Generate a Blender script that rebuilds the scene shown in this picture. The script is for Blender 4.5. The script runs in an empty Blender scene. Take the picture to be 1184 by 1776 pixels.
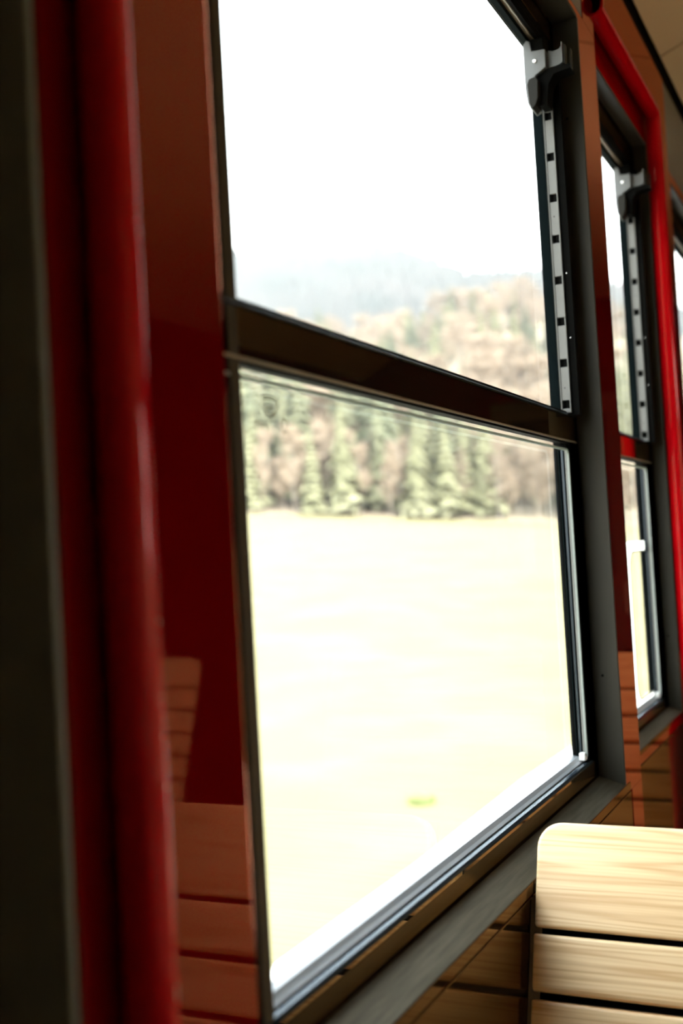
import bpy, bmesh, math, random
from mathutils import Vector, Matrix, noise
C = bpy.context.scene
COL = C.collection
S = 0.38          # metres per layout unit (camera-to-wall distance)
H = 1.30          # camera height above the car floor
def P(x, y, z): return Vector((x*S, y*S, H+z*S))

# ------------------------------------------------------------------ camera
YAW, PITCH, ROLL = math.radians(25.466), math.radians(1.969), math.radians(-3.200)
fw = Vector((-math.sin(YAW)*math.cos(PITCH), math.cos(YAW)*math.cos(PITCH), math.sin(PITCH)))
rt = Vector((math.cos(YAW), math.sin(YAW), 0)); up = rt.cross(fw)
r2 = math.cos(ROLL)*rt + math.sin(ROLL)*up
u2 = -math.sin(ROLL)*rt + math.cos(ROLL)*up
cd = bpy.data.cameras.new('camera'); cam = bpy.data.objects.new('camera', cd); COL.objects.link(cam)
M = Matrix((r2, u2, -fw)).transposed().to_4x4(); M.translation = P(0, 0, 0); cam.matrix_world = M
cd.sensor_fit = 'VERTICAL'; cd.sensor_height = 36.0; cd.lens = 1968.98/1776*36
cd.clip_start = 0.02; cd.clip_end = 6000
cd.dof.use_dof = True; cd.dof.focus_distance = 1.42; cd.dof.aperture_fstop = 3.4
C.camera = cam

# ------------------------------------------------------------------ world, sun, exposure
SKY = 6.0
w = bpy.data.worlds.new('world'); C.world = w; w.use_nodes = True
nt = w.node_tree; bg = nt.nodes['Background']
tc = nt.nodes.new('ShaderNodeTexCoord'); sp = nt.nodes.new('ShaderNodeSeparateXYZ')
cr = nt.nodes.new('ShaderNodeValToRGB')
cr.color_ramp.elements[0].position = 0.0; cr.color_ramp.elements[0].color = (1.0, 0.975, 0.93, 1)
cr.color_ramp.elements[1].position = 0.8; cr.color_ramp.elements[1].color = (0.80, 0.90, 1.0, 1)
nt.links.new(tc.outputs['Generated'], sp.inputs[0]); nt.links.new(sp.outputs['Z'], cr.inputs[0])
nt.links.new(cr.outputs[0], bg.inputs['Color']); bg.inputs['Strength'].default_value = SKY
sd = bpy.data.lights.new('sun', 'SUN'); sd.energy = 11.0; sd.angle = math.radians(0.6); sd.color = (1, .95, .87)
sun = bpy.data.objects.new('sun', sd); COL.objects.link(sun)
sun.rotation_euler = Vector((-0.62, 0.40, -0.95)).to_track_quat('-Z', 'Y').to_euler()
C.view_settings.view_transform = 'Standard'; C.view_settings.look = 'None'
C.view_settings.gamma = 1; C.view_settings.use_curve_mapping = False
C.view_settings.exposure = 0.5

# ------------------------------------------------------------------ materials
def mat(name):
    m = bpy.data.materials.new(name); m.use_nodes = True
    return m, m.node_tree, m.node_tree.nodes['Principled BSDF']
def simple(name, col, rough=.5, metal=0, spec=.5, bump=0, bscale=200, var=0):
    m, t, b = mat(name)
    b.inputs['Base Color'].default_value = (*col, 1); b.inputs['Roughness'].default_value = rough
    b.inputs['Metallic'].default_value = metal; b.inputs['Specular IOR Level'].default_value = spec
    if bump or var:
        n = t.nodes.new('ShaderNodeTexNoise'); n.inputs['Scale'].default_value = bscale; n.inputs['Detail'].default_value = 4
        o = t.nodes.new('ShaderNodeTexCoord'); t.links.new(o.outputs['Object'], n.inputs['Vector'])
        if bump:
            bp = t.nodes.new('ShaderNodeBump'); bp.inputs['Strength'].default_value = bump; bp.inputs['Distance'].default_value = .001
            t.links.new(n.outputs['Fac'], bp.inputs['Height']); t.links.new(bp.outputs[0], b.inputs['Normal'])
        if var:
            r = t.nodes.new('ShaderNodeMix'); r.data_type = 'RGBA'
            r.inputs['A'].default_value = (*[c*(1-var) for c in col], 1); r.inputs['B'].default_value = (*[min(1, c*(1+var)) for c in col], 1)
            t.links.new(n.outputs['Fac'], r.inputs['Factor']); t.links.new(r.outputs['Result'], b.inputs['Base Color'])
    return m
def lacquer(name, col, tint, ior=1.5, rough=.03, wave=0.0, grain=None, scale=1.0):
    """diffuse base under a tinted gloss lacquer (Fresnel weighted)"""
    m = bpy.data.materials.new(name); m.use_nodes = True; t = m.node_tree; t.nodes.clear()
    out = t.nodes.new('ShaderNodeOutputMaterial'); mx = t.nodes.new('ShaderNodeMixShader')
    d = t.nodes.new('ShaderNodeBsdfDiffuse'); g = t.nodes.new('ShaderNodeBsdfGlossy'); f = t.nodes.new('ShaderNodeFresnel')
    d.inputs['Color'].default_value = (*col, 1); g.inputs['Color'].default_value = (*tint, 1)
    g.inputs['Roughness'].default_value = rough; f.inputs['IOR'].default_value = ior
    fac = f.outputs[0]
    if scale != 1:
        ml = t.nodes.new('ShaderNodeMath'); ml.operation = 'MULTIPLY'; ml.inputs[1].default_value = scale; ml.use_clamp = True
        t.links.new(fac, ml.inputs[0]); fac = ml.outputs[0]
    t.links.new(fac, mx.inputs[0]); t.links.new(d.outputs[0], mx.inputs[1]); t.links.new(g.outputs[0], mx.inputs[2])
    t.links.new(mx.outputs[0], out.inputs[0])
    o = t.nodes.new('ShaderNodeTexCoord')
    if wave:
        n = t.nodes.new('ShaderNodeTexNoise'); n.inputs['Scale'].default_value = 6; n.inputs['Detail'].default_value = 1
        bp = t.nodes.new('ShaderNodeBump'); bp.inputs['Strength'].default_value = wave; bp.inputs['Distance'].default_value = .003
        t.links.new(o.outputs['Object'], n.inputs['Vector']); t.links.new(n.outputs['Fac'], bp.inputs['Height'])
        t.links.new(bp.outputs[0], g.inputs['Normal'])
    if grain:
        mp = t.nodes.new('ShaderNodeMapping'); mp.inputs['Scale'].default_value = (60, 4, 60)
        n = t.nodes.new('ShaderNodeTexNoise'); n.inputs['Scale'].default_value = 3; n.inputs['Detail'].default_value = 5
        r = t.nodes.new('ShaderNodeValToRGB'); r.color_ramp.elements[0].position = .35; r.color_ramp.elements[1].position = .7
        r.color_ramp.elements[0].color = (*col, 1); r.color_ramp.elements[1].color = (*grain, 1)
        t.links.new(o.outputs['Object'], mp.inputs[0]); t.links.new(mp.outputs[0], n.inputs['Vector'])
        t.links.new(n.outputs['Fac'], r.inputs[0]); t.links.new(r.outputs[0], d.inputs['Color'])
    return m
def wood(name, light, dark, rough=.38, scale=1.0, seed=0):
    m, t, b = mat(name)
    L = t.links.new
    o = t.nodes.new('ShaderNodeTexCoord'); info = t.nodes.new('ShaderNodeObjectInfo')
    mp = t.nodes.new('ShaderNodeMapping'); mp.inputs['Scale'].default_value = (.30*scale, 9*scale, 9*scale)
    ad = t.nodes.new('ShaderNodeVectorMath'); ad.operation = 'ADD'
    ml = t.nodes.new('ShaderNodeMath'); ml.operation = 'MULTIPLY'; ml.inputs[1].default_value = 17.3+seed
    L(info.outputs['Random'], ml.inputs[0]); L(o.outputs['Object'], ad.inputs[0]); L(ml.outputs[0], ad.inputs[1]); L(ad.outputs[0], mp.inputs[0])
    n1 = t.nodes.new('ShaderNodeTexNoise'); n1.inputs['Scale'].default_value = 3.2; n1.inputs['Detail'].default_value = 2
    L(mp.outputs[0], n1.inputs['Vector'])
    # rings: wave of the warped cross-section
    rings = t.nodes.new('ShaderNodeMath'); rings.operation = 'MULTIPLY'; rings.inputs[1].default_value = 85
    L(n1.outputs['Fac'], rings.inputs[0])
    sn = t.nodes.new('ShaderNodeMath'); sn.operation = 'SINE'; L(rings.outputs[0], sn.inputs[0])
    mr = t.nodes.new('ShaderNodeMapRange'); mr.inputs['From Min'].default_value = -1; mr.inputs['From Max'].default_value = 1
    L(sn.outputs[0], mr.inputs['Value'])
    mp2 = t.nodes.new('ShaderNodeMapping'); mp2.inputs['Scale'].default_value = (9, 420, 420); L(ad.outputs[0], mp2.inputs[0])
    n2 = t.nodes.new('ShaderNodeTexNoise'); n2.inputs['Scale'].default_value = 1; n2.inputs['Detail'].default_value = 3; L(mp2.outputs[0], n2.inputs['Vector'])
    n3 = t.nodes.new('ShaderNodeTexNoise'); n3.inputs['Scale'].default_value = 1.2; L(mp.outputs[0], n3.inputs['Vector'])
    pw = t.nodes.new('ShaderNodeMath'); pw.operation = 'POWER'; pw.inputs[1].default_value = 2.5; L(mr.outputs[0], pw.inputs[0])
    m1 = t.nodes.new('ShaderNodeMath'); m1.operation = 'MULTIPLY'; m1.inputs[1].default_value = .30; L(pw.outputs[0], m1.inputs[0])
    m2 = t.nodes.new('ShaderNodeMath'); m2.operation = 'MULTIPLY_ADD'; m2.inputs[1].default_value = .60; L(n2.outputs['Fac'], m2.inputs[0]); L(m1.outputs[0], m2.inputs[2])
    m3 = t.nodes.new('ShaderNodeMath'); m3.operation = 'MULTIPLY_ADD'; m3.inputs[1].default_value = .28; L(n3.outputs['Fac'], m3.inputs[0]); L(m2.outputs[0], m3.inputs[2])
    r = t.nodes.new('ShaderNodeValToRGB'); r.color_ramp.elements[0].position = .30; r.color_ramp.elements[1].position = .95
    r.color_ramp.elements[0].color = (*light, 1); r.color_ramp.elements[1].color = (*dark, 1)
    L(m3.outputs[0], r.inputs[0]); L(r.outputs[0], b.inputs['Base Color']); b.inputs['Roughness'].default_value = rough
    bp = t.nodes.new('ShaderNodeBump'); bp.inputs['Strength'].default_value = .12; bp.inputs['Distance'].default_value = .0006; bp.invert = True
    L(m2.outputs[0], bp.inputs['Height']); L(bp.outputs[0], b.inputs['Normal'])
    return m
def glassmat(name, tint=(1, 1, 1), gain=1.0):
    m = bpy.data.materials.new(name); m.use_nodes = True; t = m.node_tree; t.nodes.clear()
    out = t.nodes.new('ShaderNodeOutputMaterial'); mx = t.nodes.new('ShaderNodeMixShader')
    tr = t.nodes.new('ShaderNodeBsdfTransparent'); g = t.nodes.new('ShaderNodeBsdfGlossy'); f = t.nodes.new('ShaderNodeFresnel')
    tr.inputs['Color'].default_value = (*tint, 1); g.inputs['Roughness'].default_value = 0.0; f.inputs['IOR'].default_value = 1.45
    ge = t.nodes.new('ShaderNodeNewGeometry'); sb = t.nodes.new('ShaderNodeMath'); sb.operation = 'SUBTRACT'; sb.inputs[0].default_value = 1; sb.use_clamp = True
    pr = t.nodes.new('ShaderNodeMath'); pr.operation = 'MULTIPLY'     # thin sheet: the leaving face adds no reflection of its own
    t.links.new(ge.outputs['Backfacing'], sb.inputs[1]); t.links.new(sb.outputs[0], pr.inputs[0]); t.links.new(f.outputs[0], pr.inputs[1])
    t.links.new(pr.outputs[0], mx.inputs[0]); t.links.new(tr.outputs[0], mx.inputs[1]); t.links.new(g.outputs[0], mx.inputs[2])
    t.links.new(mx.outputs[0], out.inputs[0]); return m

RED = lacquer('red_lacquer', (.15, .0008, .002), (1, .43, .26), wave=.02, scale=1.6)
REDTUBE = lacquer('red_enamel', (.52, .0012, .005), (1, .55, .52), rough=.06)
BROWN = lacquer('brown_lacquer', (.020, .013, .008), (.95, .58, .27), rough=.07, scale=.95)
GLOSSBLACK = lacquer('gloss_umber_frame', (.018, .013, .009), (.95, .64, .34), rough=.02, scale=2.1)
GREY = simple('dark_grey_paint', (.034, .031, .022), .55, spec=.25, bump=.1, bscale=900)
GREYWOOD = lacquer('grey_stained_wood', (.034, .031, .022), (.9, .80, .62), rough=.3, grain=(.065, .058, .043), scale=.35)
GREYDARK = simple('shaded_side_paint', (.17, .165, .13), .5)
GREYPANEL = simple('grey_cover_paint', (.14, .125, .10), .35)
BLACK = simple('black_rubber', (.003, .003, .0026), .7, spec=.03)
UMBER = simple('matt_umber_edge', (.05, .035, .018), .6, spec=.2)
ALU = simple('brushed_aluminium', (.15, .15, .142), .45, 0, .3, bump=.1, bscale=400)
ALUSHEEN = simple('sky_sheen_profile', (.26, .28, .30), .35, .2)  # pale blue-grey puts the sky's sheen into the bead colour
ALUDARK = lacquer('anodised_blue_black_profile', (.012, .018, .024), (.8, .9, 1), rough=.22, scale=.8)
TANMETAL = simple('champagne_profile', (.30, .25, .17), .4, .2)
HANDLE = simple('grey_moulded_plastic', (.115, .120, .122), .42, bump=.1, bscale=700)
HANDLEDARK = simple('charcoal_plastic', (.014, .013, .010), .5, spec=.12)
CHROME = simple('screw_steel', (.9, .9, .88), .2, .8)
TEAL = simple('teal_black_seal', (.0022, .0045, .005), .7, spec=.02)
GLASS = glassmat('window_glass', (.97, .985, .97))
EDGE = bpy.data.materials.new('polished_glass_edge'); EDGE.use_nodes = True; _t = EDGE.node_tree; _t.nodes.clear()
_o = _t.nodes.new('ShaderNodeOutputMaterial'); _m = _t.nodes.new('ShaderNodeMixShader'); _a = _t.nodes.new('ShaderNodeBsdfTranslucent'); _b = _t.nodes.new('ShaderNodeBsdfDiffuse')
_a.inputs['Color'].default_value = (.30, .34, .30, 1); _b.inputs['Color'].default_value = (.5, .55, .52, 1)
_t.links.new(_a.outputs[0], _m.inputs[1]); _t.links.new(_b.outputs[0], _m.inputs[2]); _t.links.new(_m.outputs[0], _o.inputs[0])
PRINT = simple('etched_print', (.30, .31, .22), .9)
CEIL = lacquer('cream_ceiling_panel', (.90, .74, .52), (1, .9, .75), rough=.3, scale=.6)
FLOOR = simple('floor_vinyl', (.17, .145, .12), .4, var=.3, bscale=60)
SLAT = wood('ash_slats', (.96, .71, .41), (.62, .34, .13))
WHITE = simple('white_plastic', (.75, .75, .74), .4)

# ------------------------------------------------------------------ helpers
def link(name, bm, m, parent=None, smooth=False, bevel=0, segs=2):
    me = bpy.data.meshes.new(name)
    bmesh.ops.recalc_face_normals(bm, faces=bm.faces)
    bm.to_mesh(me); bm.free()
    for mm in (m if isinstance(m, (list, tuple)) else [m]): me.materials.append(mm)
    o = bpy.data.objects.new(name, me); COL.objects.link(o)
    if smooth:
        for p in me.polygons: p.use_smooth = True
    if bevel:
        b = o.modifiers.new('bevel', 'BEVEL'); b.width = bevel; b.segments = segs; b.limit_method = 'ANGLE'; b.angle_limit = .6
        b.harden_normals = False
    if parent: o.parent = parent
    return o
def empty(name, loc=(0, 0, 0), parent=None):
    o = bpy.data.objects.new(name, None); COL.objects.link(o); o.location = loc; o.empty_display_size = .05
    if parent: o.parent = parent
    return o
def tag(o, label=None, cat=None, group=None, kind=None):
    if label: o['label'] = label
    if cat: o['category'] = cat
    if group: o['group'] = group
    if kind: o['kind'] = kind
    return o
def bx(bm, x0, x1, y0, y1, z0, z1):
    vs = [bm.verts.new(P(x, y, z)) for x in (x0, x1) for y in (y0, y1) for z in (z0, z1)]
    for f in ((0, 1, 3, 2), (4, 6, 7, 5), (0, 4, 5, 1), (2, 3, 7, 6), (0, 2, 6, 4), (1, 5, 7, 3)): bm.faces.new([vs[i] for i in f])
def box(name, m, parent, *b, bevel=0):
    bm = bmesh.new(); bx(bm, *b); return link(name, bm, m, parent, bevel=bevel)
def prof(bm, pts, a0, a1, axis='Y', closed=True):
    """pts: (x,z) extruded along Y, (x,y) extruded along Z, or (y,z) extruded along X"""
    def mk(p, a):
        if axis == 'Y': return P(p[0], a, p[1])
        if axis == 'Z': return P(p[0], p[1], a)
        return P(a, p[0], p[1])
    A = [bm.verts.new(mk(p, a0)) for p in pts]; B = [bm.verts.new(mk(p, a1)) for p in pts]; n = len(pts)
    for i in range(n):
        j = (i+1) % n; bm.faces.new((A[i], A[j], B[j], B[i]))
    bm.faces.new(A[::-1]); bm.faces.new(B)
def profile(name, m, parent, pts, a0, a1, axis='Y', bevel=0):
    bm = bmesh.new(); prof(bm, pts, a0, a1, axis); return link(name, bm, m, parent, bevel=bevel)
def sweep(bm, pts, r, n=24, cap=True):
    """tube with mitred corners; pts in world metres"""
    pts = [Vector(p) for p in pts]; rings = []
    d0 = (pts[1]-pts[0]).normalized(); ref = Vector((1, 0, 0)) if abs(d0.x) < .9 else Vector((0, 1, 0))
    a = d0.cross(ref).normalized(); b = d0.cross(a).normalized()
    for i, p in enumerate(pts):
        di = (pts[i]-pts[i-1]).normalized() if i else d0
        do = (pts[i+1]-pts[i]).normalized() if i < len(pts)-1 else di
        pl = (di+do).normalized()
        if i == 0: ring = [p+(a*math.cos(t)+b*math.sin(t))*r for t in [2*math.pi*k/n for k in range(n)]]
        else:
            ring = []
            for q in rings[-1]:
                t = (p-q).dot(pl)/di.dot(pl); ring.append(q+di*t)
        rings.append(ring)
    V = [[bm.verts.new(q) for q in rg] for rg in rings]
    for i in range(len(V)-1):
        for k in range(n): bm.faces.new((V[i][k], V[i][(k+1) % n], V[i+1][(k+1) % n], V[i+1][k]))
    if cap: bm.faces.new(V[0][::-1]); bm.faces.new(V[-1])
def cyl(bm, c, ax, r, h, n=20):
    ax = Vector(ax).normalized(); c = Vector(c); sweep(bm, [c, c+ax*h], r, n)
def frame_plate(bm, x0, x1, Y0, Y1, Z0, Z1, y0, y1, z0, z1):
    """slab x0..x1 with a rectangular hole y0..y1 x z0..z1, as one clean mesh"""
    def V(x, y, z): return bm.verts.new(P(x, y, z))
    for xa in (x0, x1):
        pass
    O = [(Y0, Z0), (Y1, Z0), (Y1, Z1), (Y0, Z1)]; I = [(y0, z0), (y1, z0), (y1, z1), (y0, z1)]
    vo = [[V(x, *p) for p in O] for x in (x0, x1)]; vi = [[V(x, *p) for p in I] for x in (x0, x1)]
    for i in range(4):
        j = (i+1) % 4
        for s in (0, 1): bm.faces.new((vo[s][i], vo[s][j], vi[s][j], vi[s][i]))
        bm.faces.new((vo[0][i], vo[0][j], vo[1][j], vo[1][i])); bm.faces.new((vi[0][i], vi[0][j], vi[1][j], vi[1][i]))

ZF = -H/S                     # car floor in layout units
XR = 5.65                     # opposite wall
YB0, YB1 = -6.0, 17.5         # rear and front bulkheads
ZT = 2.78

# ------------------------------------------------------------------ left wall
def st(o): o['kind'] = 'structure'; return o
wl = st(empty('wall_left', P(-1.1, 0, 0))); 
def onwall(o):
    o.parent = wl; o.matrix_parent_inverse = Matrix.Translation(-Vector(P(-1.1, 0, 0))); return o
# car body behind the linings
def body(Ya, Yb, Za, Zb): 
    box('body_shell', BLACK, None, -1.30, -1.125, Ya, Yb, Za, Zb)
    return bpy.context.scene.collection.objects[-1]
shell = []
W = [(1.67, 4.60), (5.00, 6.35), (7.16, 10.08)]       # the three windows (front edges of the reveals)
bm = bmesh.new()
bx(bm, -1.19, -1.178, YB0, YB1, ZF, -1.02); bx(bm, -1.19, -1.178, YB0, YB1, 2.16, 3.1)
ed = [YB0]+[v for a in W for v in a]+[YB1]
for i in range(0, len(ed), 2): bx(bm, -1.19, -1.178, ed[i]+(.0 if i else 0), ed[i+1], -1.02, 2.16)
onwall(link('body_shell', bm, BLACK))
# section around window 1 stands proud
def red_frame(x, Y0, Y1, Z0, Z1, y0, y1, z0, z1):
    bm = bmesh.new(); frame_plate(bm, x-.07, x, Y0, Y1, Z0, Z1, y0, y1, z0, z1)
    return onwall(link('red_panel', bm, RED, bevel=.0012))
red_frame(-1.0, 1.218, 4.92, -1.036, 2.165, 1.67, 4.60, -1.0, 2.13)
for y0, y1 in ((1.218, 1.54), (4.716, 4.92)):
    onwall(box('red_panel', RED, None, -1.07, -1.0, y0, y1, ZF, -1.0362, bevel=.001))
    onwall(box('red_panel', RED, None, -1.07, -1.0, y0, y1, 2.1652, ZT, bevel=.001))
lo = onwall(box('lower_panel', BROWN, None, -1.07, -1.002, 1.545, 4.710, ZF, -1.043, bevel=.0015))
hi = onwall(box('cover_panel', GREYPANEL, None, -1.07, -1.002, 1.545, 4.705, 2.172, ZT, bevel=.0015))
onwall(box('gasket', BLACK, None, -1.06, -1.012, 1.54, 4.7155, ZF, -1.0365))
onwall(box('gasket', BLACK, None, -1.06, -1.012, 1.54, 4.7155, 2.1655, ZT))
# section around windows 2 and 3 sits a little further back
red_frame(-1.05, 4.925, 7.13, -1.030, ZT, 5.00, 6.35, -.966, 2.14)
red_frame(-1.05, 7.1305, 10.6, -1.030, 2.215, 7.16, 10.08, -.966, 2.14)
onwall(box('lower_panel', BROWN, None, -1.12, -1.052, 4.93, 6.86, ZF, -1.037, bevel=.0015))
onwall(box('lower_panel', BROWN, None, -1.12, -1.052, 6.87, 10.4, ZF, -1.037, bevel=.0015))
onwall(box('cover_panel', GREYPANEL, None, -1.12, -1.052, 7.14, 10.4, 2.222, ZT, bevel=.0015))
onwall(box('red_panel', RED, None, -1.12, -1.05, 10.605, YB1, ZF, ZT))
# side lining, plus an unseen panel closing the near bay against window light
onwall(box('bay_closing_panel', GREYDARK, None, -1.177, -1.17, YB0, 1.195, ZF, ZT))
onwall(box('side_lining', GREYDARK, None, -1.175, -1.0, 1.196, 1.210, ZF, ZT, bevel=.001))
onwall(box('gasket', BLACK, None, -1.08, -1.01, 1.210, 1.219, ZF, ZT))

# ------------------------------------------------------------------ windows
def gp(name, m, parent, *a, **k): return box(name, m, parent, *a, **k)
def make_window(num, y0, y1, xw, xr, e, zb, zt):
    """y0,y1 reveal edges; xw wall plane; xr reveal back plane; e outward shift of the sash; zb,zt sill / head front edges"""
    root = st(empty('window_%d' % num, P(-1.1, (y0+y1)/2, zb)))
    kids = []
    def K(o): kids.append(o); return o
    xf = -1.11-e; xg = -1.155-e
    zs = zb+.036*(xw-xr)/.104                         # sill back height
    g1 = y1-.13                                       # glass / jamb corner
    g0 = y0+.25
    # reveal linings
    K(profile('sill', GREYWOOD, None, [(xw+.0005, zb+.001), (xw+.0005, zb-.012), (xw-.03, zb-.034), (xr, zb-.034), (xr, zs)], y0, y1, 'Y', bevel=.0008))
    K(gp('jamb_lining', GREY, None, xr, xw+.0008, y1-.005, y1+.012, zb, zt, bevel=.0008))
    K(gp('jamb_lining', GREY, None, xr, xw-.004, y0-.012, y0+.002, zb, zt, bevel=.0008))
    K(gp('head_lining', GREY, None, xr, xw+.0008, y0, y1, zt-.005, zt+.012, bevel=.0008))
    K(gp('sill_nosing', BROWN, None, xw-.01, xw+.0022, y0-.01, y1+(.085 if xw > -1.02 else .02), zb-(.034 if xw > -1.02 else .022), zb-.001, bevel=.0006))
    # black shadow gap behind the reveals
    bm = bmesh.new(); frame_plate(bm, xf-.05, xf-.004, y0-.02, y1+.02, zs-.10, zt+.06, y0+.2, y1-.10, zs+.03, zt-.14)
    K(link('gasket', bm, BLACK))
    # sash bottom member: glossy face, rounded top edge
    K(gp('bottom_rail', GLOSSBLACK, None, xf-.03, xf, y0-.01, y1-.02, -.985, -.897, bevel=.0012))
    K(profile('glazing_bead', ALUDARK, None, [(xf+.004, -.897), (xf+.005, -.890), (xf, -.884), (xf-.010, -.882), (xf-.016, -.884), (xf-.018, -.888), (xf-.02, -.897)], y0, g1+.05, 'Y'))
    K(profile('glazing_bead', ALUSHEEN, None, [(xf-.020, -.897), (xf-.020, -.880), (xf-.030, -.874), (xf-.040, -.864), (xg-.02, -.860), (xg-.02, -.897)], y0, g1, 'Y'))
    K(gp('gasket', BLACK, None, xf-.0205, xf-.017, y0, g1, -.90, -.884))
    # side members
    K(profile('stile', BLACK, None, [(xf, y0-.01), (xf, g0-.05), (xf-.012, g0-.04), (xg-.02, g0-.04), (xg-.02, y0-.01)], -.90, zt+.02, 'Z'))
    K(gp('glazing_bead', UMBER, None, xf-.006, xf+.001, g0-.052, g0-.012, -.895, zt, bevel=.0006))
    K(profile('stile', BLACK, None, [(xf-.004, y1+.01), (xf-.004, g1+.012), (xf-.012, g1+.004), (xg-.02, g1), (xg-.02, y1+.01)], -.985, zt+.02, 'Z'))
    for dx, w_, m_ in ((.010, .008, ALU), (.024, .010, ALUDARK), (.040, .006, TEAL)):
        K(gp('glazing_bead', m_, None, xf-dx-w_, xf-dx, g1-.012+dx*.1, g1+.004, -.862, .352, bevel=.0005))
    K(gp('corner_block', WHITE, None, xf-.03, xf-.006, g1-.035, g1+.002, -.875, -.845, bevel=.001))
    # middle rail
    K(profile('middle_rail', GLOSSBLACK, None, [(xf, .392), (xf, .486), (xf-.004, .490), (xf-.035, .490), (xf-.035, .388), (xf-.003, .388)], y0-.01, y1-.01, 'Y'))
    K(profile('rail_trim', ALUDARK, None, [(xf+.004, .488), (xf+.006, .492), (xf+.003, .497), (xf-.004, .498), (xf-.004, .488)], y0, y1-.01, 'Y'))
    K(profile('rail_trim', BLACK, None, [(xf-.001, .499), (xf-.004, .507), (xg-.01, .507), (xg-.01, .488), (xf-.004, .488)], y0, g1+.05, 'Y'))
    K(profile('rail_trim', TANMETAL, None, [(xf+.003, .390), (xf+.004, .387), (xf+.002, .384), (xf-.003, .384), (xf-.003, .390)], y0, y1-.01, 'Y'))  # pale strip drawn as the highlight along the rail's lower edge
    K(gp('gasket', BLACK, None, xf-.034, xf-.0035, y0, g1+.02, .377, .388))
    # head: layered profiles
    K(gp('head_rail', GLOSSBLACK, None, xf-.03, xf, y0, y1-.02, 2.05, zt+.03, bevel=.001))
    for m_, nm, xo, za, zb2 in ((TEAL, 'gasket', .034, 1.965, 1.985), (TANMETAL, 'head_rail', .019, 1.985, 2.000), (BLACK, 'gasket', .016, 2.000, 2.007), (TANMETAL, 'head_rail', .008, 2.007, 2.020), (BLACK, 'gasket', .003, 2.020, 2.050)):
        K(gp(nm, m_, None, xg-.02, xf-xo, y0, g1+.06, za, zb2))
    # glass panes
    K(gp('glass_pane', GLASS, None, xg-.012, xg, y0+.01, y1-.01, .44, 2.0))
    K(gp('glass_pane', GLASS, None, xg-.012, xg, y0+.01, y1-.01, -.89, .44))
    # inner sheet of the lower pane, its polished edge proud of the beads, rounded corners
    zt2, yb2, rr = .355, g1-.012, .03
    bm = bmesh.new()
    path = [(y0+.03, zt2)]
    for k in range(7):
        a = math.pi/2*(1-k/6); path.append((yb2-rr+rr*math.cos(a), zt2-rr+rr*math.sin(a)))
    path.append((yb2, -.858))
    prv = None
    for (py, pz) in path:
        i = path.index((py, pz))
        n = Vector((0, 1)) if i == 0 else (Vector((1, 0)) if i == len(path)-1 else Vector((py-(yb2-rr), pz-(zt2-rr))).normalized())
        t_ = .008
        cur = [bm.verts.new(P(xx, py-n.x*q, pz-n.y*q)) for xx, q in ((xf+.0005, 0), (xf+.0005, t_), (xf-.008, t_), (xf-.008, 0))]
        if prv:
            for a in range(4): bm.faces.new((prv[a], prv[(a+1) % 4], cur[(a+1) % 4], cur[a]))
        prv = cur
    K(link('pane_edge', bm, EDGE))
    # slotted rail in the jamb beside the upper pane
    bm = bmesh.new()
    xa, xb = xf-.024, xf+.018                     # rail spans x, faces back along the car
    ya = g1-.001
    cs = [1.701-.1668*k for k in range(8)]
    bx(bm, xa, xa+.007, ya, ya+.012, .50, 1.90); bx(bm, xb-.005, xb, ya, ya+.012, .50, 1.90)
    ztop = 1.90
    for c in cs:
        bx(bm, xa+.007, xb-.005, ya+.003, ya+.012, c+.017, ztop); ztop = c-.016
    bx(bm, xa+.007, xb-.005, ya+.003, ya+.012, .50, max(.501, ztop))
    rail = K(link('slotted_rail', bm, ALU, bevel=.0006))
    K(gp('gasket', BLACK, None, xa, xb+.03, ya+.013, ya+.05, .49, 1.97))
    K(gp('gasket', TEAL, None, xg-.015, xa-.001, ya-.004, ya+.02, .50, 1.97))
    for zz in (1.701-.1668*2.45, 1.701-.1668*6.6):
        bm = bmesh.new(); cyl(bm, P((xa+xb)/2, ya+.0028, zz), (0, -1, 0), .0009, .0006, 10); s = link('rivet', bm, BLACK); s.parent = rail
    for zz in (1.06, .80):
        bm = bmesh.new(); cyl(bm, P(xb+.012, ya+.012, zz), (0, -1, 0), .0006, .001, 10); s = link('rivet', bm, CHROME); s.parent = rail
    # reveal screws
    for zz in (1.72, -.56):
        bm = bmesh.new(); cyl(bm, P((xw+xr)/2-.012, y1-.0056, zz), (0, -1, 0), .0022, .0008, 14); K(link('screw', bm, BLACK))
    # latch on the corner of the sliding pane
    yl = g1-.145
    lat = empty('latch', P(xf, yl, 1.85)); kids.append(lat)
    def L(o): o.parent = lat; o.matrix_parent_inverse = Matrix.Translation(-Vector(lat.location)); return o
    L(profile('latch_body', HANDLE, None, [(xg-.004, 1.77), (xg-.004, 1.945), (xg+.010, 1.962), (xg+.024, 1.955), (xg+.030, 1.915), (xf+.038, 1.912), (xf+.038, 1.842), (xf+.010, 1.824), (xf-.006, 1.815), (xf-.010, 1.70), (xg+.012, 1.69), (xg+.002, 1.715)], yl, yl+.10, 'X' if False else 'Y', bevel=.0012))
    L(profile('catch', HANDLEDARK, None, [(xg+.012, 1.705), (xg+.008, 1.78), (xg+.016, 1.800), (xf-.002, 1.806), (xf+.008, 1.79), (xf+.004, 1.72), (xf-.006, 1.695), (xg+.024, 1.680)], yl-.018, yl+.06, 'Y', bevel=.0012))
    L(profile('tab', HANDLE, None, [(xf+.042, 1.846), (xf+.042, 1.915), (xf+.060, 1.908), (xf+.085, 1.912), (xf+.100, 1.925), (xf+.100, 1.858), (xf+.085, 1.850), (xf+.060, 1.846)], yl+.03, yl+.045, 'Y', bevel=.0008))
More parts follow.
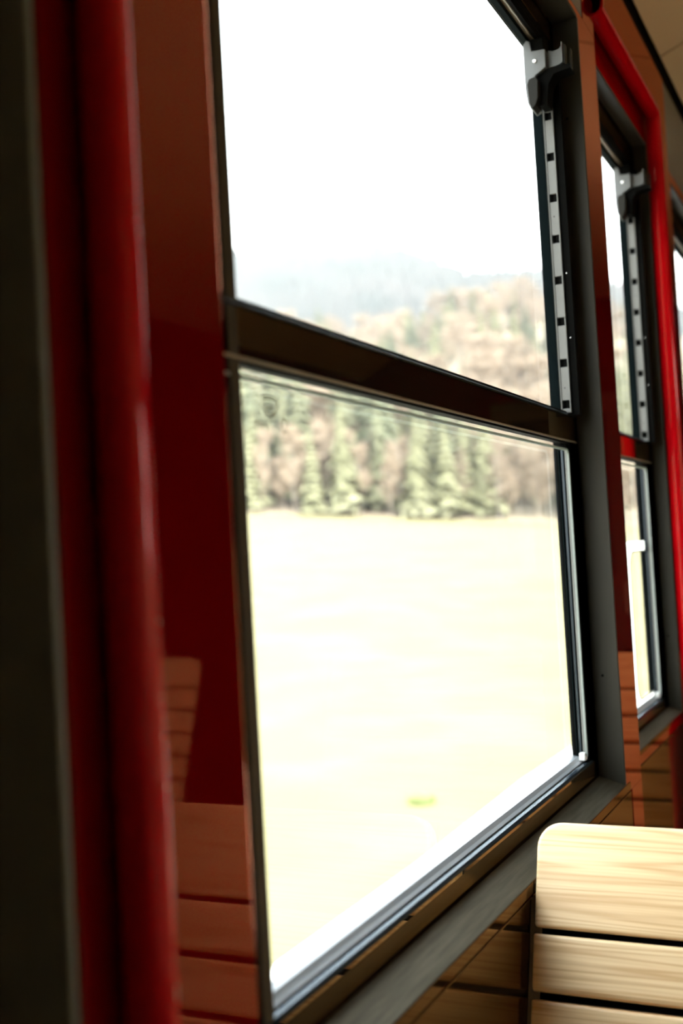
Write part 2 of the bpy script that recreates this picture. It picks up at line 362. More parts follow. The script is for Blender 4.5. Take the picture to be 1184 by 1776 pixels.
    L(gp('tab', HANDLE, None, xf+.100, xf+.104, yl+.005, yl+.045, 1.852, 1.928, bevel=.0005))
    L(gp('tab', HANDLEDARK, None, xf+.108, xf+.114, yl+.01, yl+.045, 1.842, 1.918, bevel=.0005))
    L(gp('tab', HANDLEDARK, None, xf+.130, xf+.134, yl+.02, yl+.045, 1.820, 1.900, bevel=.0005))
    L(profile('catch', BLACK, None, [(xf-.002, 1.70), (xf-.002, 1.838), (xf+.040, 1.842), (xf+.128, 1.842), (xf+.128, 1.825), (xf+.062, 1.815), (xf+.040, 1.78), (xf+.030, 1.70)], yl+.02, yl+.10, 'Y', bevel=.001))
    L(gp('plunger', HANDLEDARK, None, xf-.012, xf+.012, g1-.035, g1-.004, 1.722, 1.86, bevel=.0015))
    bm = bmesh.new(); cyl(bm, P(xf-.004, yl, 1.872), (0, -1, 0), .0030, .0022, 20); L(link('screw', bm, CHROME, bevel=.0006))
    L(gp('latch_body', BLACK, None, xg+.02, xf+.03, yl+.01, yl+.09, 1.9155, 1.965, bevel=.001))
    for o in kids:
        o.parent = root; o.matrix_parent_inverse = Matrix.Translation(-Vector(root.location))
    return root, xf, xg, g1
w1 = make_window(1, *W[0], -1.0, -1.104, 0.0, -1.0, 2.13)
w2 = make_window(2, *W[1], -1.05, -1.122, .02, -.966, 2.14)
w3 = make_window(3, *W[2], -1.05, -1.122, .02, -.966, 2.14)

# ceiling, floor, bulkheads, opposite wall
def arc(x):   # ceiling profile
    t = (x+1.03)/((XR+1)/2+.03)
    t = min(max(t, 0), 2); t = t if t <= 1 else 2-t
    return 2.86+.85*math.sin(t*math.pi/2)
c = st(empty('ceiling', P(2.3, 5, 3)))
js = [-6.0, -.4, 3.3, 6.97, 10.6, 14.3, 17.5]
for a, b in zip(js[:-1], js[1:]):
    bm = bmesh.new(); n = 40; top = []; bot = []
    for i in range(n+1):
        x = -1.03+(XR+1.0)*i/n
        top.append([bm.verts.new(P(x, y, arc(x)+.03)) for y in (a+.012, b-.012)]); bot.append([bm.verts.new(P(x, y, arc(x))) for y in (a+.012, b-.012)])
    for i in range(n):
        bm.faces.new((bot[i][0], bot[i+1][0], bot[i+1][1], bot[i][1])); bm.faces.new((top[i][0], top[i][1], top[i+1][1], top[i+1][0]))
        bm.faces.new((bot[i][0], top[i][0], top[i+1][0], bot[i+1][0])); bm.faces.new((bot[i][1], bot[i+1][1], top[i+1][1], top[i][1]))
    bm.faces.new((bot[0][0], bot[0][1], top[0][1], top[0][0])); bm.faces.new((bot[n][0], top[n][0], top[n][1], bot[n][1]))
    o = link('ceiling_panel', bm, CEIL); o.parent = c; o.matrix_parent_inverse = Matrix.Translation(-Vector(c.location))
bm = bmesh.new(); n = 30
R0 = [[bm.verts.new(P(-1.3+(XR+1.6)*i/n, y, arc(-1.3+(XR+1.6)*i/n)+.06+dz)) for i in range(n+1)] for y in (YB0, YB1) for dz in (0, .12)]
for i in range(n):
    bm.faces.new((R0[0][i], R0[0][i+1], R0[2][i+1], R0[2][i])); bm.faces.new((R0[1][i], R0[1][i+1], R0[3][i+1], R0[3][i]))
    bm.faces.new((R0[0][i], R0[0][i+1], R0[1][i+1], R0[1][i])); bm.faces.new((R0[2][i], R0[2][i+1], R0[3][i+1], R0[3][i]))
bm.faces.new((R0[0][0], R0[1][0], R0[3][0], R0[2][0])); bm.faces.new((R0[0][n], R0[1][n], R0[3][n], R0[2][n]))
o = link('roof_shell', bm, simple('joint_brown', (.10, .065, .03), .7)); o.parent = c; o.matrix_parent_inverse = Matrix.Translation(-Vector(c.location))
st(box('trim_1', BLACK, None, -1.17, -1.055, YB0, YB1, ZT+.005, 2.95))
st(box('floor', FLOOR, None, -1.3, XR+.2, YB0-.1, YB1+.1, ZF-.15, ZF))
st(box('wall_back', simple('bulkhead_birch', (.30, .24, .17), .5), None, -1.3, XR+.2, YB0-.15, YB0, ZF, 3.85))
fr = st(box('wall_front', lacquer('bulkhead_red', (.10, .004, .005), (1, .5, .4), rough=.15), None, -1.3, XR+.2, YB1, YB1+.15, ZF, 3.85))
d1 = st(empty('door_1', P(2.4, YB1, ZF)))
for nm, m_, b_ in (('door_leaf', simple('door_grey', (.10, .09, .08), .4), (1.45, 3.35, YB1-.05, YB1-.002, ZF+.01, 2.2)), ('door_glass', simple('door_window_dark', (.02, .025, .03), .05), (1.75, 3.05, YB1-.06, YB1-.051, -.6, 1.9)), ('handle', CHROME, (1.55, 1.60, YB1-.14, YB1-.051, -1.2, -.7))):
    o = box(nm, m_, None, *b_, bevel=.002); o.parent = d1; o.matrix_parent_inverse = Matrix.Translation(-Vector(d1.location))
# unseen opposite wall; cream part added for bounce, window placed for its light
wr = st(empty('wall_right', P(XR, 0, 0)))
OT = 1.2
OW = [(5.4, 8.3)]
for nm, m_, Ya, Yb in (('cream_bounce_panel', CEIL, YB0, 5.0), ('red_panel', RED, 5.0, YB1)):
    bm = bmesh.new()
    bx(bm, XR, XR+.15, Ya, Yb, ZF, -1.0); bx(bm, XR, XR+.15, Ya, Yb, OT, 3.1)
    ed = [Ya]+[v for a in OW for v in a if Ya < v < Yb]+[Yb]
    for i in range(0, len(ed), 2): bx(bm, XR, XR+.15, ed[i], ed[i+1], -1.0, OT)
    o = link(nm, bm, m_); o.parent = wr; o.matrix_parent_inverse = Matrix.Translation(-Vector(wr.location))
for i, (a, b) in enumerate(OW):
    r = st(empty('window_%d' % (4+i), P(XR, (a+b)/2, -1)))
    bm = bmesh.new(); frame_plate(bm, XR+.02, XR+.10, a, b, -1.0, OT, a+.08, b-.08, -.92, OT-.08); bx(bm, XR+.03, XR+.09, a+.08, b-.08, .40, .50)
    for o in (link('sash_frame', bm, BLACK), box('glass_pane', GLASS, None, XR+.05, XR+.06, a+.08, b-.08, -.92, OT-.08)):
        o.parent = r; o.matrix_parent_inverse = Matrix.Translation(-Vector(r.location))

# ------------------------------------------------------------------ etched mark and rounded white border on the glass
def text(s, x, y, z, size, sx=1.0, m=PRINT):
    cu = bpy.data.curves.new('txt', 'FONT'); cu.body = s; cu.size = size*S; cu.extrude = .0001
    o = bpy.data.objects.new('txt', cu); COL.objects.link(o)
    bpy.context.view_layer.update()
    dg = bpy.context.evaluated_depsgraph_get(); me = bpy.data.meshes.new_from_object(o.evaluated_get(dg))
    bpy.data.objects.remove(o); bpy.data.curves.remove(cu)
    o2 = bpy.data.objects.new('lettering', me); COL.objects.link(o2); me.materials.clear(); me.materials.append(m)
    # text runs along +Y, faces +X
    o2.matrix_world = Matrix.Translation(P(x, y, z)) @ Matrix(((0, 0, 1, 0), (sx, 0, 0, 0), (0, 1, 0, 0), (0, 0, 0, 1)))
    return o2
mk = []
xm = w1[1]-.0015-.030
KX = xm/-1.112
def ring(bm, x, cy, cz, ry, rz, t, n=28, poly=None):
    A = []; 
    pts = poly or [(math.cos(2*math.pi*k/n), math.sin(2*math.pi*k/n)) for k in range(n)]
    n = len(pts)
    for (a, b) in pts: A.append((bm.verts.new(P(x, cy+a*ry, cz+b*rz)), bm.verts.new(P(x, cy+a*(ry-t), cz+b*(rz-t)))))
    for k in range(n):
        j = (k+1) % n; bm.faces.new((A[k][0], A[j][0], A[j][1], A[k][1]))
bm = bmesh.new()
shield = [(-1, .95), (0, 1.05), (1, .9), (.95, 0), (.6, -.75), (0, -1.05), (-.6, -.8), (-.95, 0)]
ring(bm, xm, 2.026*KX, .303*KX, .034, .022, .005, poly=shield)
ring(bm, xm, 2.026*KX, .305*KX, .024, .012, .003, poly=shield)
ring(bm, xm, 2.082*KX, .268*KX, .017, .018, .0035)
ring(bm, xm, 2.082*KX, .268*KX, .011, .010, .003, poly=[(-1, 1), (1, 1), (0, -1)])
mk.append(link('etched_mark', bm, PRINT))
mk.append(text('108', xm, 2.008*KX, .298*KX, .017)); mk.append(text('P 08', xm, 1.998*KX, .2735*KX, .020)); mk.append(text('EMMJ-', xm, 1.955*KX, .254*KX, .026))
for o in mk:
    o.parent = w1[0]; o.matrix_parent_inverse = Matrix.Translation(-Vector(w1[0].location))
BORDER = bpy.data.materials.new('translucent_white'); BORDER.use_nodes = True; t = BORDER.node_tree; t.nodes.clear()
out = t.nodes.new('ShaderNodeOutputMaterial'); tl = t.nodes.new('ShaderNodeBsdfTranslucent'); tl.inputs['Color'].default_value = (.9, .9, .88, 1)
t.links.new(tl.outputs[0], out.inputs[0])
xq = w2[2]+.003
bm = bmesh.new()
def rrect(y0, y1, z0, z1, r, n=6):
    out = []
    for cy, cz, a0 in ((y1-r, z1-r, 0), (y0+r, z1-r, 90), (y0+r, z0+r, 180), (y1-r, z0+r, 270)):
        for k in range(n+1):
            a = math.radians(a0+90*k/n); out.append((cy+r*math.cos(a), cz+r*math.sin(a)))
    return out
def ringpoly(bm, x, A, B, th=.002):
    va = [[bm.verts.new(P(x+d, *p)) for p in A] for d in (0, th)]; vb = [[bm.verts.new(P(x+d, *p)) for p in B] for d in (0, th)]; n = len(A)
    for k in range(n):
        j = (k+1) % n
        for s in (0, 1): bm.faces.new((va[s][k], va[s][j], vb[s][j], vb[s][k]))
        bm.faces.new((va[0][k], va[0][j], va[1][j], va[1][k])); bm.faces.new((vb[0][k], vb[0][j], vb[1][j], vb[1][k]))
ringpoly(bm, xq, rrect(5.40, 6.34, -.90, -.035, .06), rrect(5.79, 6.30, -.84, -.085, .10))  # translucent white ring; a thin grey outline ring follows
o = link('glass_border', bm, BORDER); o.parent = w2[0]; o.matrix_parent_inverse = Matrix.Translation(-Vector(w2[0].location))
bm = bmesh.new(); ringpoly(bm, xq+.003, rrect(5.785, 6.302, -.842, -.083, .10), rrect(5.80, 6.296, -.836, -.090, .095))
o = link('glass_border', bm, GREYPANEL); o.parent = w2[0]; o.matrix_parent_inverse = Matrix.Translation(-Vector(w2[0].location))

# ------------------------------------------------------------------ red grab poles
def pole(name, x, y, zt, ya, r, label):
    root = tag(empty(name, P(x, y, ZF)), label, 'pole', 'red grab poles')
    inv = Matrix.Translation(-Vector(root.location))
    bm = bmesh.new(); R = r*S; c0 = P(x, y, zt)
    rc = .035; pts = [P(x, y, ZF+.01)]+[P(x, y, zt-rc)]
    pts += [P(x, y-rc+rc*math.cos(a), zt-rc+rc*math.sin(a)) for a in (math.pi/4,)]
    pts += [P(x, y-rc, zt), P(x, ya, zt)]
    sweep(bm, pts, R, 40)
    o = link('tube', bm, REDTUBE, smooth=True); o.parent = root; o.matrix_parent_inverse = inv
    m_ = o.modifiers.new('es', 'EDGE_SPLIT'); m_.split_angle = .4
    bm = bmesh.new(); cyl(bm, P(x, y, ZF), (0, 0, 1), R*1.9, .008, 32); cyl(bm, P(x, y, ZF+.02), (0, 0, 1), R*1.25, .025, 32)
    o = link('floor_flange', bm, REDTUBE, bevel=.001); o.parent = root; o.matrix_parent_inverse = inv
    bm = bmesh.new(); cyl(bm, P(x, ya+.0, zt), (0, 1, 0), R*1.25, .004, 32)
    o = link('end_collar', bm, REDTUBE); o.parent = root; o.matrix_parent_inverse = inv
    bm = bmesh.new(); cyl(bm, P(x, y, .1-.04), (-1, 0, 0), R*.45, abs((x+1.0)*S)+.0 if x > -.97 else .012, 16)
    o = link('wall_spacer', bm, REDTUBE); o.parent = root; o.matrix_parent_inverse = inv
    return root
pole('grab_pole', -.962, 1.318, 2.22, -3.2, .0375, 'thick glossy red grab pole in the near left, chipped along its lit edge')
pole('grab_pole', -1.006, 6.39, 2.32, 4.925, .043, 'far red grab pole that bends over the narrow second window')
# chipped paint flecks belong to the near pole
near = [o for o in bpy.data.objects if o.name == 'grab_pole'][0]
random.seed(4)
CHIP = simple('chip', (.75, .5, .45), .4)
for zz, sc in ((-.085, .7), (-.19, .35), (-.245, .5), (-.315, .45), (-.60, .9), (.50, .6), (.47, .5)):
    a = math.radians(15); ctr = P(-.962+.0377*math.cos(a), 1.318+.0377*math.sin(a), zz)
    bm = bmesh.new()
    bmesh.ops.create_icosphere(bm, subdivisions=1, radius=1, matrix=Matrix.Translation(ctr) @ Matrix.Diagonal((.0004, .0011*sc, .0030*sc if sc < .8 else .006*sc, 1)))
    o = link('paint_chip', bm, CHIP); o.parent = near; o.matrix_parent_inverse = Matrix.Translation(-Vector(near.location))

# ------------------------------------------------------------------ slatted benches
TILT = .36
def bench(yb, x0, x1, label, group=None, name='slatted_bench', dz=0.0, top=-.833):
    """yb: backrest front at z=-.837 (top). Seat in front (towards -Y)."""
    root = tag(empty(name, P((x0+x1)/2, yb-.5, ZF)), label, 'bench', group); legs_dz = dz
    inv = Matrix.Translation(-Vector(root.location))
    def K(o): o.parent = root; o.matrix_parent_inverse = inv; return o
    def yy(z): return yb+TILT*(z+.837)
    th = .075
    def slat(z0, z1, topr):
        # front face follows the recline, profile (y,z) swept along X, ends rounded
        bm = bmesh.new(); c_ = []
        d = Vector((TILT, 1)).normalized(); nrm = Vector((1, -TILT)).normalized()   # d up the slope, nrm backwards
        a = Vector((yy(z0), z0)); b = Vector((yy(z1), z1)); L_ = (b-a).length; r = .016; rt_ = topr
        def q(u, v): return a+d*u+nrm*v
        pts = [q(0, r), q(r*.3, r*.3), q(r, 0)]
        pts += [q(L_-rt_+rt_*math.sin(t), rt_-rt_*math.cos(t)) for t in [k*math.pi/2/6 for k in range(7)]]
        pts += [q(L_, th), q(0, th)]
        prof(bm, [(p.x, p.y) for p in pts], x0, x1, 'X')
        if topr > .02:      # round off the upper corners at both ends
            for v in bm.verts:
                loc = v.co; zz = (loc.z-H)/S; xx = loc.x/S
        return bm
    def rounded_top():
        # the broad top slat: outline in (x, u) with rounded upper corners, thickness along nrm
        d = Vector((TILT, 1)).normalized(); nrm = Vector((1, -TILT)).normalized()
        z0 = -1.112; a = Vector((yy(z0), z0)); L_ = (top-z0)/d.y
        R = .075; out = [(x0, 0), (x1, 0)]
        out += [(x1-R+R*math.cos(t), L_-R+R*math.sin(t)) for t in [k*math.pi/2/8 for k in range(9)]]
        out += [(x0+R+R*math.cos(t), L_-R+R*math.sin(t)) for t in [math.pi/2+k*math.pi/2/8 for k in range(9)]]
        bm = bmesh.new(); F = []; B = []
        for (x, u) in out:
            p = a+d*u; F.append(bm.verts.new(P(x, p.x, p.y))); p2 = p+nrm*th; B.append(bm.verts.new(P(x, p2.x, p2.y)))
        n = len(out)
        for k in range(n): bm.faces.new((F[k], F[(k+1) % n], B[(k+1) % n], B[k]))
        bm.faces.new(F); bm.faces.new(B[::-1]); return bm
    K(link('slat', rounded_top(), SLAT, bevel=.004, segs=4))
    z = -1.128
    for i in range(5):
        K(link('slat', slat(z-.146, z, .010), SLAT, bevel=.0012)); z -= .166
    zb_ = z
    # seat slats
    ys = yy(zb_)-.03
    for i in range(7):
        y1_ = ys-i*.165; zz = zb_-.0+.012*i
        bm = bmesh.new(); prof(bm, [(y1_, zz), (y1_-.146, zz+.012), (y1_-.146, zz-.055), (y1_, zz-.067)], x0, x1, 'X')
        K(link('slat', bm, SLAT, bevel=.003, segs=3))
    bm = bmesh.new(); zt_ = -.875
    prof(bm, [(yy(zt_)+th+.003, zt_), (yy(zt_)+th+.025, zt_), (yy(zb_)+th+.025, zb_), (yy(zb_)+th+.003, zb_)], x0+.004, x1-.004, 'X')
    K(link('gap_blackout', bm, BLACK))  # black sheet added behind the slats so the gaps go dark
    # end frames and legs
    for xx in (x0+.14, (x0+x1)/2, x1-.14):
        bm = bmesh.new()
        yt = yy(-.90)+th+.026; yl_ = yy(zb_)+th+.026
        prof(bm, [(yt, -.90), (yt+.07, -.90), (yl_+.07, zb_-.12), (ys-1.16, zb_-.02), (ys-1.16, zb_+.005), (ys+.01, zb_-.075), (yl_, zb_-.01)], xx-.02, xx+.02, 'X')
        K(link('bracket', bm, HANDLEDARK, bevel=.001))
    for xx in (x0+.25, x1-.25):
        for yq in (ys-.95, ys-.15): K(box('leg', HANDLEDARK, None, xx-.035, xx+.035, yq-.035, yq+.035, ZF, zb_-.06, bevel=.002))
    return root
bench(3.30, -.985, 1.45, 'light wooden slatted bench beside the sill of the large near window')
b2 = bench(7.62, -1.035, 1.45, 'second slatted bench ahead, seen only mirrored in the lacquered wall beyond', top=-.893)
b3 = bench(7.62, 2.95, XR-.02, 'slatted bench across the aisle, mirrored faintly in the red panel beside the near pole', top=-.893)
for b_ in (b2, b3):        # these stand on a low plinth
    b_.location.z += .118*S
    o = box('plinth', HANDLEDARK, None, (b_.location.x/S)-.9, (b_.location.x/S)+.9, 6.0, 7.0, ZF, ZF+.1175)
    o.parent = b_; o.matrix_parent_inverse = Matrix.Translation(-Vector((b_.location.x, b_.location.y, b_.location.z)))

# ------------------------------------------------------------------ landscape (built in metres, v = away from the line of the valley)
vw = Vector((-math.sin(YAW), math.cos(YAW), 0)); uu = Vector((math.cos(YAW), math.sin(YAW), 0))
GZ = -1.10
def sm(t): t = max(0, min(1, t)); return t*t*(3-2*t)
def lerp(pts, x):
    if x <= pts[0][0]: return pts[0][1]
    for (a, b), (c_, d_) in zip(pts, pts[1:]):
        if x <= c_: return b+(d_-b)*(x-a)/(c_-a)
    return pts[-1][1]
mid = [(-200, 72), (-29, 72), (15, 69), (38, 76), (53, 81), (75, 80), (99, 72), (260, 52)]
far = [(-500, 220), (-86, 250), (0, 250), (36, 246), (67, 238), (97, 228), (122, 219), (153, 220), (188, 220), (249, 202), (600, 150)]
def ground(u, w_):
    edge = H+3.75-.098*max(-60, min(60, u))
    off = sm((-(uu.x*u+vw.x*w_)-3.6)/9)          # level beside the track
    if w_ <= 8: return GZ
    if w_ <= 130: t = (w_-8)/122; return GZ+(edge-GZ)*(t*.75+.25*t*t)*off
    if w_ <= 400:
        t = (w_-130)/270; m_ = lerp(mid, u*400/max(w_, 1))+H
        return edge+(m_-edge)*(.75*t+.25*sm(t))+2*noise.noise(Vector((u*.02, w_*.02, 0)))
    m_ = lerp(mid, u)+H-12*sm((w_-400)/60)
    t = (w_-400)/600; f_ = lerp(far, u*1000/w_)+H
    return m_+(f_-m_)*sm(t)**1.2+8*noise.noise(Vector((u*.008, w_*.008, 3)))
def wp(u, w_, z): p = uu*u+vw*w_; return Vector((p.x, p.y, z))
def terrain(name, us, ws, m, cond=None):
    bm = bmesh.new(); V = [[bm.verts.new(wp(u, w_, ground(u, w_))) for u in us(w_)] for w_ in ws]
    for i in range(len(V)-1):
        for j in range(len(V[0])-1): bm.faces.new((V[i][j], V[i][j+1], V[i+1][j+1], V[i+1][j]))
    return link(name, bm, m, smooth=True)
def landmat(name, c1, c2, scale, c3=None, s3=.02, lo=.4, hi=.6):
    m, t, b = mat(name); n = t.nodes.new('ShaderNodeTexNoise'); o = t.nodes.new('ShaderNodeTexCoord'); n.inputs['Scale'].default_value = scale; n.inputs['Detail'].default_value = 5
    r = t.nodes.new('ShaderNodeValToRGB'); r.color_ramp.elements[0].position = lo; r.color_ramp.elements[1].position = hi
    r.color_ramp.elements[0].color = (*c1, 1); r.color_ramp.elements[1].color = (*c2, 1)
    t.links.new(o.outputs['Object'], n.inputs['Vector']); t.links.new(n.outputs['Fac'], r.inputs[0]); res = r.outputs[0]
    if c3:
        n2 = t.nodes.new('ShaderNodeTexNoise'); n2.inputs['Scale'].default_value = s3; t.links.new(o.outputs['Object'], n2.inputs['Vector'])
        r2_ = t.nodes.new('ShaderNodeValToRGB'); r2_.color_ramp.elements[0].position = .45; r2_.color_ramp.elements[1].position = .65
        mx = t.nodes.new('ShaderNodeMix'); mx.data_type = 'RGBA'; mx.inputs['B'].default_value = (*c3, 1)
        t.links.new(n2.outputs['Fac'], r2_.inputs[0]); t.links.new(r2_.outputs[0], mx.inputs['Factor']); t.links.new(res, mx.inputs['A']); res = mx.outputs['Result']
    t.links.new(res, b.inputs['Base Color']); b.inputs['Roughness'].default_value = .95; b.inputs['Specular IOR Level'].default_value = .1
    return m
FIELD = landmat('dry_meadow', (.170, .150, .078), (.190, .168, .090), .8, (.155, .142, .074), .35)
SLOPE = landmat('wooded_slope_floor', (.22, .20, .12), (.32, .27, .20), .06, (.20, .16, .12), .02)
RIDGE = landmat('far_wooded_ridge', (.022, .032, .032), (.042, .046, .046), .03, (.055, .052, .052), .012)
ws = [-40, -20, 0, 4, 8]+[8+i*4.07 for i in range(1, 31)]
st(terrain('ground_meadow', lambda w_: [-160+i*8 for i in range(41)], ws, FIELD))
st(terrain('ground_hillside', lambda w_: [(-1+i/40*2)*max(120, .5*w_) for i in range(41)], [129+i*7 for i in range(41)], SLOPE))
st(terrain('ground_far_ridge', lambda w_: [(-1+i/60*2)*.55*w_ for i in range(61)], [405+i*15 for i in range(44)], RIDGE))
bm = bmesh.new()
pv = None
for i in range(60):
    y = -10+i*3.0; j = .12*noise.noise(Vector((y*.4, 0, 0)))
    cur = [bm.verts.new(Vector((xx, y, GZ+dz))) for xx, dz in ((-3.38+j, .012), (-3.2, .06), (-1.2, .07))]
    if pv:
        for a in range(2): bm.faces.new((pv[a], pv[a+1], cur[a+1], cur[a]))
    pv = cur
tag(link('gravel_path', bm, landmat('pale_gravel', (.72, .69, .63), (.82, .79, .74), 30)), 'pale gravel track running beside the train at the foot of the meadow', 'path')
# tuft by the path
def blade_tuft(name, n, r, h, col):
    bm = bmesh.new(); random.seed(7)
    for i in range(n):
        a = random.random()*6.28; d = r*random.random()**.5; x, y = d*math.cos(a), d*math.sin(a); hh = h*(.5+random.random()*.6); t_ = random.random()*6.28
        w_ = .012; dx, dy = w_*math.cos(t_), w_*math.sin(t_); lx, ly = random.uniform(-.08, .08), random.uniform(-.08, .08)
        v = [bm.verts.new((x-dx, y-dy, 0)), bm.verts.new((x+dx, y+dy, 0)), bm.verts.new((x+lx*.5+dx*.6, y+ly*.5+dy*.6, hh*.6)), bm.verts.new((x+lx, y+ly, hh))]
        bm.faces.new((v[0], v[1], v[2])); bm.faces.new((v[0], v[2], v[3]))
    return link(name, bm, simple(name+'_green', col, .8))
tf = blade_tuft('grass_tuft', 260, .16, .16, (.22, .27, .11)); tf.scale = (.75, .75, .6); tf.location = (-4.05, 9.9, GZ); tag(tf, 'small green grass tuft at the edge of the pale gravel track', 'grass', kind='stuff')

# trees
random.seed(11)
BARK = simple('grey_bark', (.30, .26, .22), .9); PALEBARK = simple('pale_birch_bark', (.55, .50, .44), .8)
CON = [landmat('conifer_green_%d' % i, c1, c2, 1.5) for i, (c1, c2) in enumerate([((.125, .130, .078), (.185, .185, .12)), ((.09, .102, .066), (.14, .148, .095)), ((.165, .165, .095), (.22, .215, .135))])]
TWIG = [landmat('twigs_%d' % i, c1, c2, 1.2) for i, (c1, c2) in enumerate([((.30, .235, .175), (.40, .32, .25)), ((.21, .17, .13), (.31, .245, .19)), ((.25, .24, .115), (.33, .30, .16))])]
def conifer(seed):
    random.seed(seed); bm = bmesh.new(); h = 1.0; tiers = 15
    for i in range(tiers):
        t = i/tiers; z = .10+.88*t; r = .19*(1-t)**.85+.012; n = 11; a0 = random.random()*6
        for k in range(n):
            a = a0+6.283*k/n; rr = r*random.uniform(.65, 1.15); da = 6.283/n*.62; dz = r*.45
            v = [bm.verts.new((0, 0, z+.05*(1-t)+.02)), bm.verts.new((rr*.8*math.cos(a-da), rr*.8*math.sin(a-da), z-dz*random.uniform(.3, .9))),
                 bm.verts.new((rr*math.cos(a), rr*math.sin(a), z-dz*random.uniform(.6, 1.2))), bm.verts.new((rr*.8*math.cos(a+da), rr*.8*math.sin(a+da), z-dz*random.uniform(.3, .9)))]
            bm.faces.new((v[0], v[1], v[2])); bm.faces.new((v[0], v[2], v[3]))
    me = bpy.data.meshes.new('foliage'); bm.to_mesh(me); bm.free(); return me
def trunkmesh(h, r, lean=.01):
    bm = bmesh.new(); sweep(bm, [(0, 0, -.03), (lean, 0, h*.5), (lean*2, lean, h)], r, 6); 
    for v in bm.verts: 
        f = 1-.75*max(0, v.co.z)/h; v.co.x *= f; v.co.y *= f
    me = bpy.data.meshes.new('trunk'); bm.to_mesh(me); bm.free(); return me
def bare(seed):
    random.seed(seed); bm = bmesh.new()
    def seg(a, b, w_):
        d = (b-a); s = d.cross(Vector((random.uniform(-1, 1), random.uniform(-1, 1), .2))).normalized()*w_
        v = [bm.verts.new(a-s), bm.verts.new(a+s), bm.verts.new(b)]; bm.faces.new(v)
    for i in range(34):
        z = random.uniform(.12, .9); a = random.random()*6.283; L_ = .27*(1-z)**.6*random.uniform(.7, 1.2)+.05
        base = Vector((0, 0, z)); tip = base+Vector((math.cos(a)*L_, math.sin(a)*L_, L_*random.uniform(.4, 1.0)))
        seg(base, tip, .006)
        for j in range(17):
            t = random.uniform(.25, 1); p = base.lerp(tip, t); q = p+Vector((random.uniform(-.07, .07), random.uniform(-.07, .07), random.uniform(-.01, .10)))
            seg(p, q, .0085)
            for _ in range(2): seg(p.lerp(q, .6), q+Vector((random.uniform(-.04, .04), random.uniform(-.04, .04), random.uniform(-.02, .05))), .0055)
    me = bpy.data.meshes.new('twigs'); bm.to_mesh(me); bm.free(); return me
CM = []
for i in range(3):
    for s in range(2):
        me = conifer(20+i*2+s); me.materials.append(CON[i]); CM.append(me)
BM = []
for i in range(3):
    for s in range(2):
        me = bare(40+i*2+s); me.materials.append(TWIG[i]); BM.append(me)
TC = trunkmesh(.9, .018); TC.materials.append(BARK); TB = trunkmesh(.92, .013, .012); TB.materials.append(BARK); TP = trunkmesh(.92, .016, .012); TP.materials.append(PALEBARK)
def tree(kind, u, w_, h, mi, label, group, width=1.0, pale=False, zoff=-.1):
    nm = 'conifer' if kind == 'c' else 'bare_tree'
    r = empty(nm, wp(u, w_, ground(u, w_)+zoff)); tag(r, label, 'tree', group); r.scale = (h*width, h*width, h); r.rotation_euler.z = random.random()*6.28
    f = bpy.data.objects.new('foliage' if kind == 'c' else 'twigs', (CM if kind == 'c' else BM)[mi]); COL.objects.link(f); f.parent = r
    t = bpy.data.objects.new('trunk', TC if kind == 'c' else (TP if pale else TB)); COL.objects.link(t); t.parent = r
    return r
random.seed(5)
LC = 'dark green conifer in the row along the far edge of the meadow'
LB = 'bare pinkish tan tree in the row along the far edge of the meadow'
LP = 'bare tree with a pale trunk at the far edge of the meadow'
# front row following the photograph's rhythm: (u range, kind weights)
for i in range(64):
    u = -16+i*.86+random.uniform(-.3, .3); w_ = 131+random.uniform(0, 5)
    x = u
    if x < -9.5: k = 'b' if random.random() < .3 else 'g'
    elif x < 8: k = 'b' if random.random() < .9 else 'g'
    elif x < 19: k = 'g' if random.random() < .85 else 'b'
    else: k = 'b' if random.random() < .9 else 'g'
    if k == 'b':
        pale = random.random() < .3
        tree('b', u, w_, random.uniform(5.5, 10.5), random.choice([0, 0, 1, 2]), LP if pale else LB, 'bare pale-trunked trees at the meadow edge' if pale else 'bare trees at the meadow edge', random.uniform(.55, .85), pale)
    else:
        tree('c', u, w_, random.uniform(10, 14.5), random.choice([4, 5, 4, 5, 0]), LC, 'conifers at the meadow edge', 1.0)
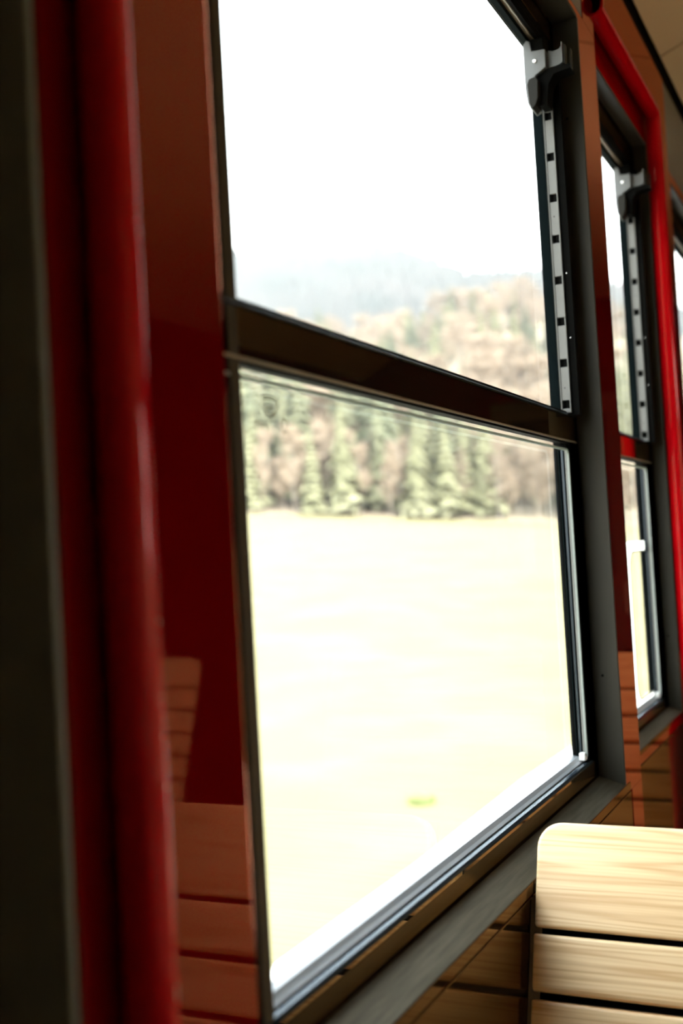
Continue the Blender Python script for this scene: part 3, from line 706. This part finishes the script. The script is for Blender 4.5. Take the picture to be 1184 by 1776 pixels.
# second band: taller dark conifers on rising ground
for i in range(85):
    u = -20+i*.68+random.uniform(-.4, .4); w_ = 139+random.uniform(0, 16)
    tall = lerp([(-20, 19), (-11, 19), (0, 17), (8, 18), (16, 15), (20, 11), (30, 8), (40, 8)], u)
    if random.random() < .88: tree('c', u, w_, tall*random.uniform(.8, 1.12), random.choice([0, 1, 2, 3, 4]), 'dark conifer standing behind the front row of the wood', 'conifers behind the front row', 1.1)
    else: tree('b', u, w_, tall*random.uniform(.7, 1), random.choice([0, 1, 1]), 'bare tree standing among conifers behind the front row', 'bare trees behind the front row', 1.2)
# trees up the hillside
for i in range(250):
    w_ = 165+235*(random.random()**.85); u = random.uniform(-.13, .27)*w_
    n_ = noise.noise(Vector((u*.05, w_*.03, 5)))
    clearing = 370 < w_ < 402 and 45 < u < 75
    if clearing: continue
    if n_ > -.02: tree('c', u, w_, random.uniform(10, 17), random.choice([0, 2, 3, 4, 5]), 'hazy green conifer scattered up the sunlit hillside', 'conifers on the hillside', 1.25)
    else: tree('b', u, w_, random.uniform(9, 14), random.choice([0, 1, 2]), 'hazy bare tree scattered up the sunlit hillside', 'bare trees on the hillside', 1.5)
# canopy of the far ridge, too far to count
bm = bmesh.new(); random.seed(9)
for i in range(9000):
    w_ = random.uniform(430, 1010); u = random.uniform(-.14, .28)*w_
    b = wp(u, w_, ground(u, w_)-1); h = random.uniform(9, 17); r = h*random.uniform(.2, .34)
    v = [bm.verts.new(b+Vector((r*math.cos(a), r*math.sin(a), 0))) for a in (0, 1.6, 3.1, 4.7)]; tp = bm.verts.new(b+Vector((0, 0, h)))
    for k in range(4): bm.faces.new((v[k], v[(k+1) % 4], tp))
tag(link('ridge_woodland', bm, RIDGE), 'pale hazy woodland covering the far hill under the sky', 'woodland', kind='stuff')
# spring haze over the valley
HAZE = .00031
m = bpy.data.materials.new('valley_haze'); m.use_nodes = True; t = m.node_tree; t.nodes.clear()
out = t.nodes.new('ShaderNodeOutputMaterial'); vs = t.nodes.new('ShaderNodeVolumeScatter'); vs.inputs['Density'].default_value = HAZE; vs.inputs['Color'].default_value = (.99, .99, 1, 1); vs.inputs['Anisotropy'].default_value = .2
t.links.new(vs.outputs[0], out.inputs['Volume'])
bm = bmesh.new(); bmesh.ops.create_cube(bm, size=1)
hz = link('valley_haze', bm, m); hz.scale = (1300, 1120, 420)
hz.rotation_euler.z = YAW; c0 = wp(0, 60+560, GZ-20+210); hz.location = c0
tag(hz, 'thin bright haze filling the valley between the meadow and the far hill', 'haze', kind='stuff')
